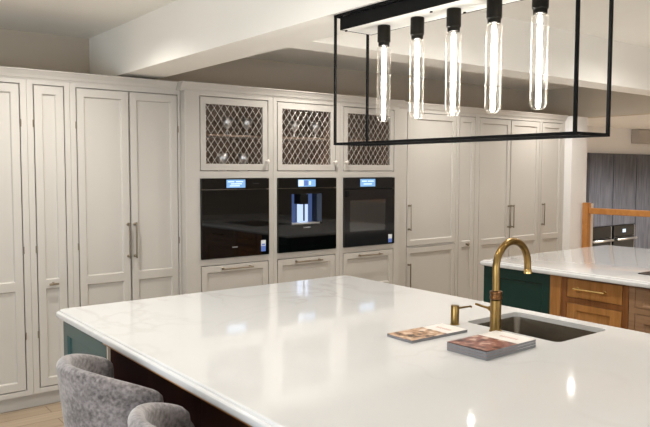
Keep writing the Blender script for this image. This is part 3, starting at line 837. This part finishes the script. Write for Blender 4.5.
und = obj('tray_lining', box(ta+.0045, tb-.0045, tc_+.0045, td-.0045, ZT+.001, ZT+.0035), M['tray_white'], ch)
for (x, y) in ((ta+.025, td-.012), (ta+.05, 1.87), (tb-.02, 1.80), (ta+.025, tc_+.02), (tb-.025, tc_+.02)):
    obj('screw', lathe([(.006, ZT-.004), (.006, ZT+.001)], (x, y, 0), 10), M['black'], ch, smooth=True)
bcx = 2.0
proto = None
for k, y in enumerate((2.178, 1.982, 1.790, 1.600, 1.409)):
    if k == 0:
        so = obj('socket', lathe([(.0265, ZT+.0005), (.0275, ZT-.002), (.0275, ZT-.066), (.0235, ZT-.070), (.0235, ZT-.084), (.018, ZT-.085)], (bcx, y, 0), 24), M['socket'], ch); smooth_by_angle(so)
        zt, zb_ = ZT-.086, 1.806
        n8 = 28
        bu = obj('glass_tube', lathe([(.018, zt), (.0285, zt-.006), (.0285, zb_+.016), (.016, zb_)], (bcx, y, 0), n8), M['bulbglass'], so); smooth_by_angle(bu, 40)
        ft = obj('light_column', lathe([(.004, zt-.003), (.0075, zt-.012), (.0075, zb_+.012), (.004, zb_+.005)], (bcx, y, 0), 14), M['filament'], so, smooth=True)
        proto = (so, bu, ft); y0_ = y
    else:
        s2 = proto[0].copy(); COL.objects.link(s2); s2.parent = ch; s2.location = proto[0].location + Vector((0, y-y0_, 0))
        for p in proto[1:]:
            c2 = p.copy(); COL.objects.link(c2); c2.parent = s2

# ------------------------------------------------------------------ balustrade and lower showroom
bl = thing('stair_handrail', 'orange oak newel post and handrail beside the white wall, beyond the far island', 'handrail', (7.53, 4.6, 0))
obj('newel_post', box(7.49, 7.56, 4.555, 4.625, 0, 1.215), M['oak_rail'], bl, bevel=.003)
obj('post_lit_face', box(7.5615, 7.615, 4.555, 4.6, 0, 1.205), M['oak_pale'], bl, bevel=.003)  # added pale strip standing for the post's lit face
obj('handrail', box(7.505, 7.555, .2, 4.554, 1.085, 1.155), M['oak_rail'], bl, bevel=.008)
obj('newel_post', box(7.49, 7.56, .13, .199, 0, 1.215), M['oak_rail'], bl, bevel=.003)
DG = 'dark wood cabinets in the lower showroom'
dl = ['left of the three dark wood cabinets in the lower room, oven fitted low', 'middle dark wood cabinet in the lower room, oven fitted low', 'right of the three dark wood cabinets in the lower room, no oven']
ol = ['small black oven in the left dark wood cabinet of the lower room', 'small black oven with a blue-white glint in the middle dark wood cabinet']
DY_ = 5.5; edges = [9.065, 9.715, 10.385, 11.06]
for k in range(3):
    a, b = edges[k]+.012, edges[k+1]-.012
    c = thing('dark_wood_cabinet', dl[k], 'cabinet', ((a+b)/2, DY_, -.4), DG)
    obj('carcass', box(a-(.001 if k == 0 else .011), b+.011, DY_+.022, 5.549, -.4, 1.855), M['darkwood'], c)
    if k < 2:
        obj('door', box(a, b, DY_, DY_+.02, .78, 1.848), M['darkwood'], c, bevel=.002)
        obj('drawer', box(a, b, DY_, DY_+.02, -.35, .22), M['darkwood'], c, bevel=.002)
        if k == 0: knob(c, b-.09, .96, DY_, M['brass'], s=1.6)
        t = thing('built_in_oven', ol[k], 'oven', ((a+b)/2, DY_, .23), 'ovens in the lower showroom')
        obj('oven_door', box(a+.02, b-.03, DY_-.012, DY_+.02, .23, .60), M['blackglass'], t, bevel=.002)
        obj('control_panel', box(a+.02, b-.03, DY_-.012, DY_+.02, .605, .765), M['blackglass'], t, bevel=.002)
        bm = bmesh.new(); tube([(a+.05, DY_-.06, .565), (b-.05, DY_-.06, .565)], .016, 10, bm)
        for x in (a+.09, b-.10): tube([(x, DY_-.06, .565), (x, DY_-.011, .565)], .009, 8, bm)
        obj('handle', bm, M['silver'], t, smooth=True)
        obj('side_strip', box(b-.028, b-.006, DY_-.004, DY_+.02, .23, .765), M['silver'], t)
        if k == 1: obj('display', box(a+.27, a+.36, DY_-.0135, DY_-.012, .66, .71), M['screen_w'], t)
    else:
        obj('door', box(a, b, DY_, DY_+.02, -.35, 1.848), M['darkwood'], c, bevel=.002)
t = thing('wall_unit', 'square taupe air unit on the white wall above the dark cabinets', 'air unit', (10.6, 5.548, 2.03))
obj('casing', relief([10.28, 10.31, 10.9, 10.93], [2.02, 2.04, 2.2, 2.235], {(1, 1): .006}, .12, mapper('-y', 5.425)), M['pale_box'], t, bevel=.004)

# ------------------------------------------------------------------ lights
def area(name, loc, rot, sx, sy, power, col):
    l = bpy.data.lights.new(name, 'AREA'); l.shape = 'RECTANGLE'; l.size = sx; l.size_y = sy; l.energy = power; l.color = col
    o = bpy.data.objects.new(name, l); COL.objects.link(o); o.location = loc; o.rotation_euler = rot
    return o
area('daylight_fill_left', (XL+.34, .5, .95), (0, math.radians(-118), 0), 1.2, 4.0, 110, (.78, .89, 1.0))  # lamp for daylight from the left, tilted up to brighten the ceiling
area('added_fill_front', (1.9, YB+.34, .95), (math.radians(118), 0, 0), 8.4, 1.2, 60, (.93, .96, 1.0))  # added lamp, tilted up to brighten the ceiling

def downlight(x, y, z, power, label, size=100, blend=1.0, col=(1, .965, .91)):
    t = thing('downlight', label, 'downlight', (x, y, z), 'ceiling downlights')
    smooth_by_angle(obj('trim_ring', lathe([(.034, z-.0005), (.046, z-.0005), (.046, z-.004), (.034, z-.006)], (x, y, 0), 24, cap=False), M['silver'], t))
    obj('lens', lathe([(.033, z-.002), (.033, z-.004)], (x, y, 0), 24), M['lamp'], t)
    l = bpy.data.lights.new('downlight_beam', 'SPOT'); l.energy = power; l.spot_size = math.radians(size); l.spot_blend = blend
    l.color = col; l.shadow_soft_size = .022
    o = bpy.data.objects.new('downlight_beam', l); COL.objects.link(o); o.location = (x, y, z-.012)
DL = [(1.25, 4.05, 85, 'over the aisle in front of the tall left cabinets', 150), (1.1, 2.4, 55, 'above the tub stools', 160), (-.4, 3.7, 30, 'above the far left aisle', 125), (-.2, 1.6, 35, 'left of the stools', 125),
      (3.35, 4.2, 66, 'between the cross beam and the ovens', 146), (5.01, 4.2, 66, 'between the cross beam and the split cabinet', 146), (6.67, 4.2, 78, 'between the cross beam and the end cabinet', 156),
      (3.25, 2.2, 60, 'over the aisle between the two islands', 160), (4.93, 2.2, 75, 'above the far end of the far island', 165), (6.5, 2.2, 60, 'beyond the far island', 165), (5.9, .6, 60, 'above the near end of the far island', 140), (3.2, .2, 40, 'over the near aisle', 140)]
for x, y, p, w_, sz in DL: downlight(x, y, ZC, p, 'small round downlight ' + w_, sz)  # most fittings are unseen, placed for the light they give
for x, y in ((9.3, 4.4), (10.8, 4.2), (9.6, 2.0)): downlight(x, y, 2.24, 300, 'small round downlight added in the lower room ceiling at %s' % ('the ovens' if x < 9.5 else 'the plain dark cabinet' if x > 10 else 'the near side'), 140)  # unseen lamps added to brighten the lower room

w_ = bpy.data.worlds.new('world'); sc.world = w_; w_.use_nodes = True
bg = w_.node_tree.nodes['Background']; bg.inputs['Color'].default_value = (.85, .92, 1, 1); bg.inputs['Strength'].default_value = .8

# ------------------------------------------------------------------ camera
f, pit, yaw, roll, H = 687.75, .0632630, .911753, .00228, 1.60
fw = Vector((math.cos(yaw)*math.cos(pit), math.sin(yaw)*math.cos(pit), -math.sin(pit)))
r0 = Vector((math.sin(yaw), -math.cos(yaw), 0)); u0 = r0.cross(fw)
rr = math.cos(roll)*r0 + math.sin(roll)*u0; uu = -math.sin(roll)*r0 + math.cos(roll)*u0
cam = bpy.data.cameras.new('camera'); co = bpy.data.objects.new('camera', cam); COL.objects.link(co)
cam.sensor_width = 36; cam.lens = f*36/650; cam.clip_start = .05; cam.clip_end = 100
mw = Matrix((( rr.x, uu.x, -fw.x, 0), (rr.y, uu.y, -fw.y, 0), (rr.z, uu.z, -fw.z, H), (0, 0, 0, 1)))
co.matrix_world = mw
sc.camera = co
vs = sc.view_settings
sc.display_settings.display_device = 'sRGB'
vs.view_transform = 'Standard'; vs.look = 'None'; vs.gamma = 1; vs.use_curve_mapping = False; vs.exposure = 0.18
sc.cycles.max_bounces = 10; sc.cycles.diffuse_bounces = 8; sc.cycles.transparent_max_bounces = 16
sc.cycles.use_denoising = True
sc.cycles.sample_clamp_indirect = 10
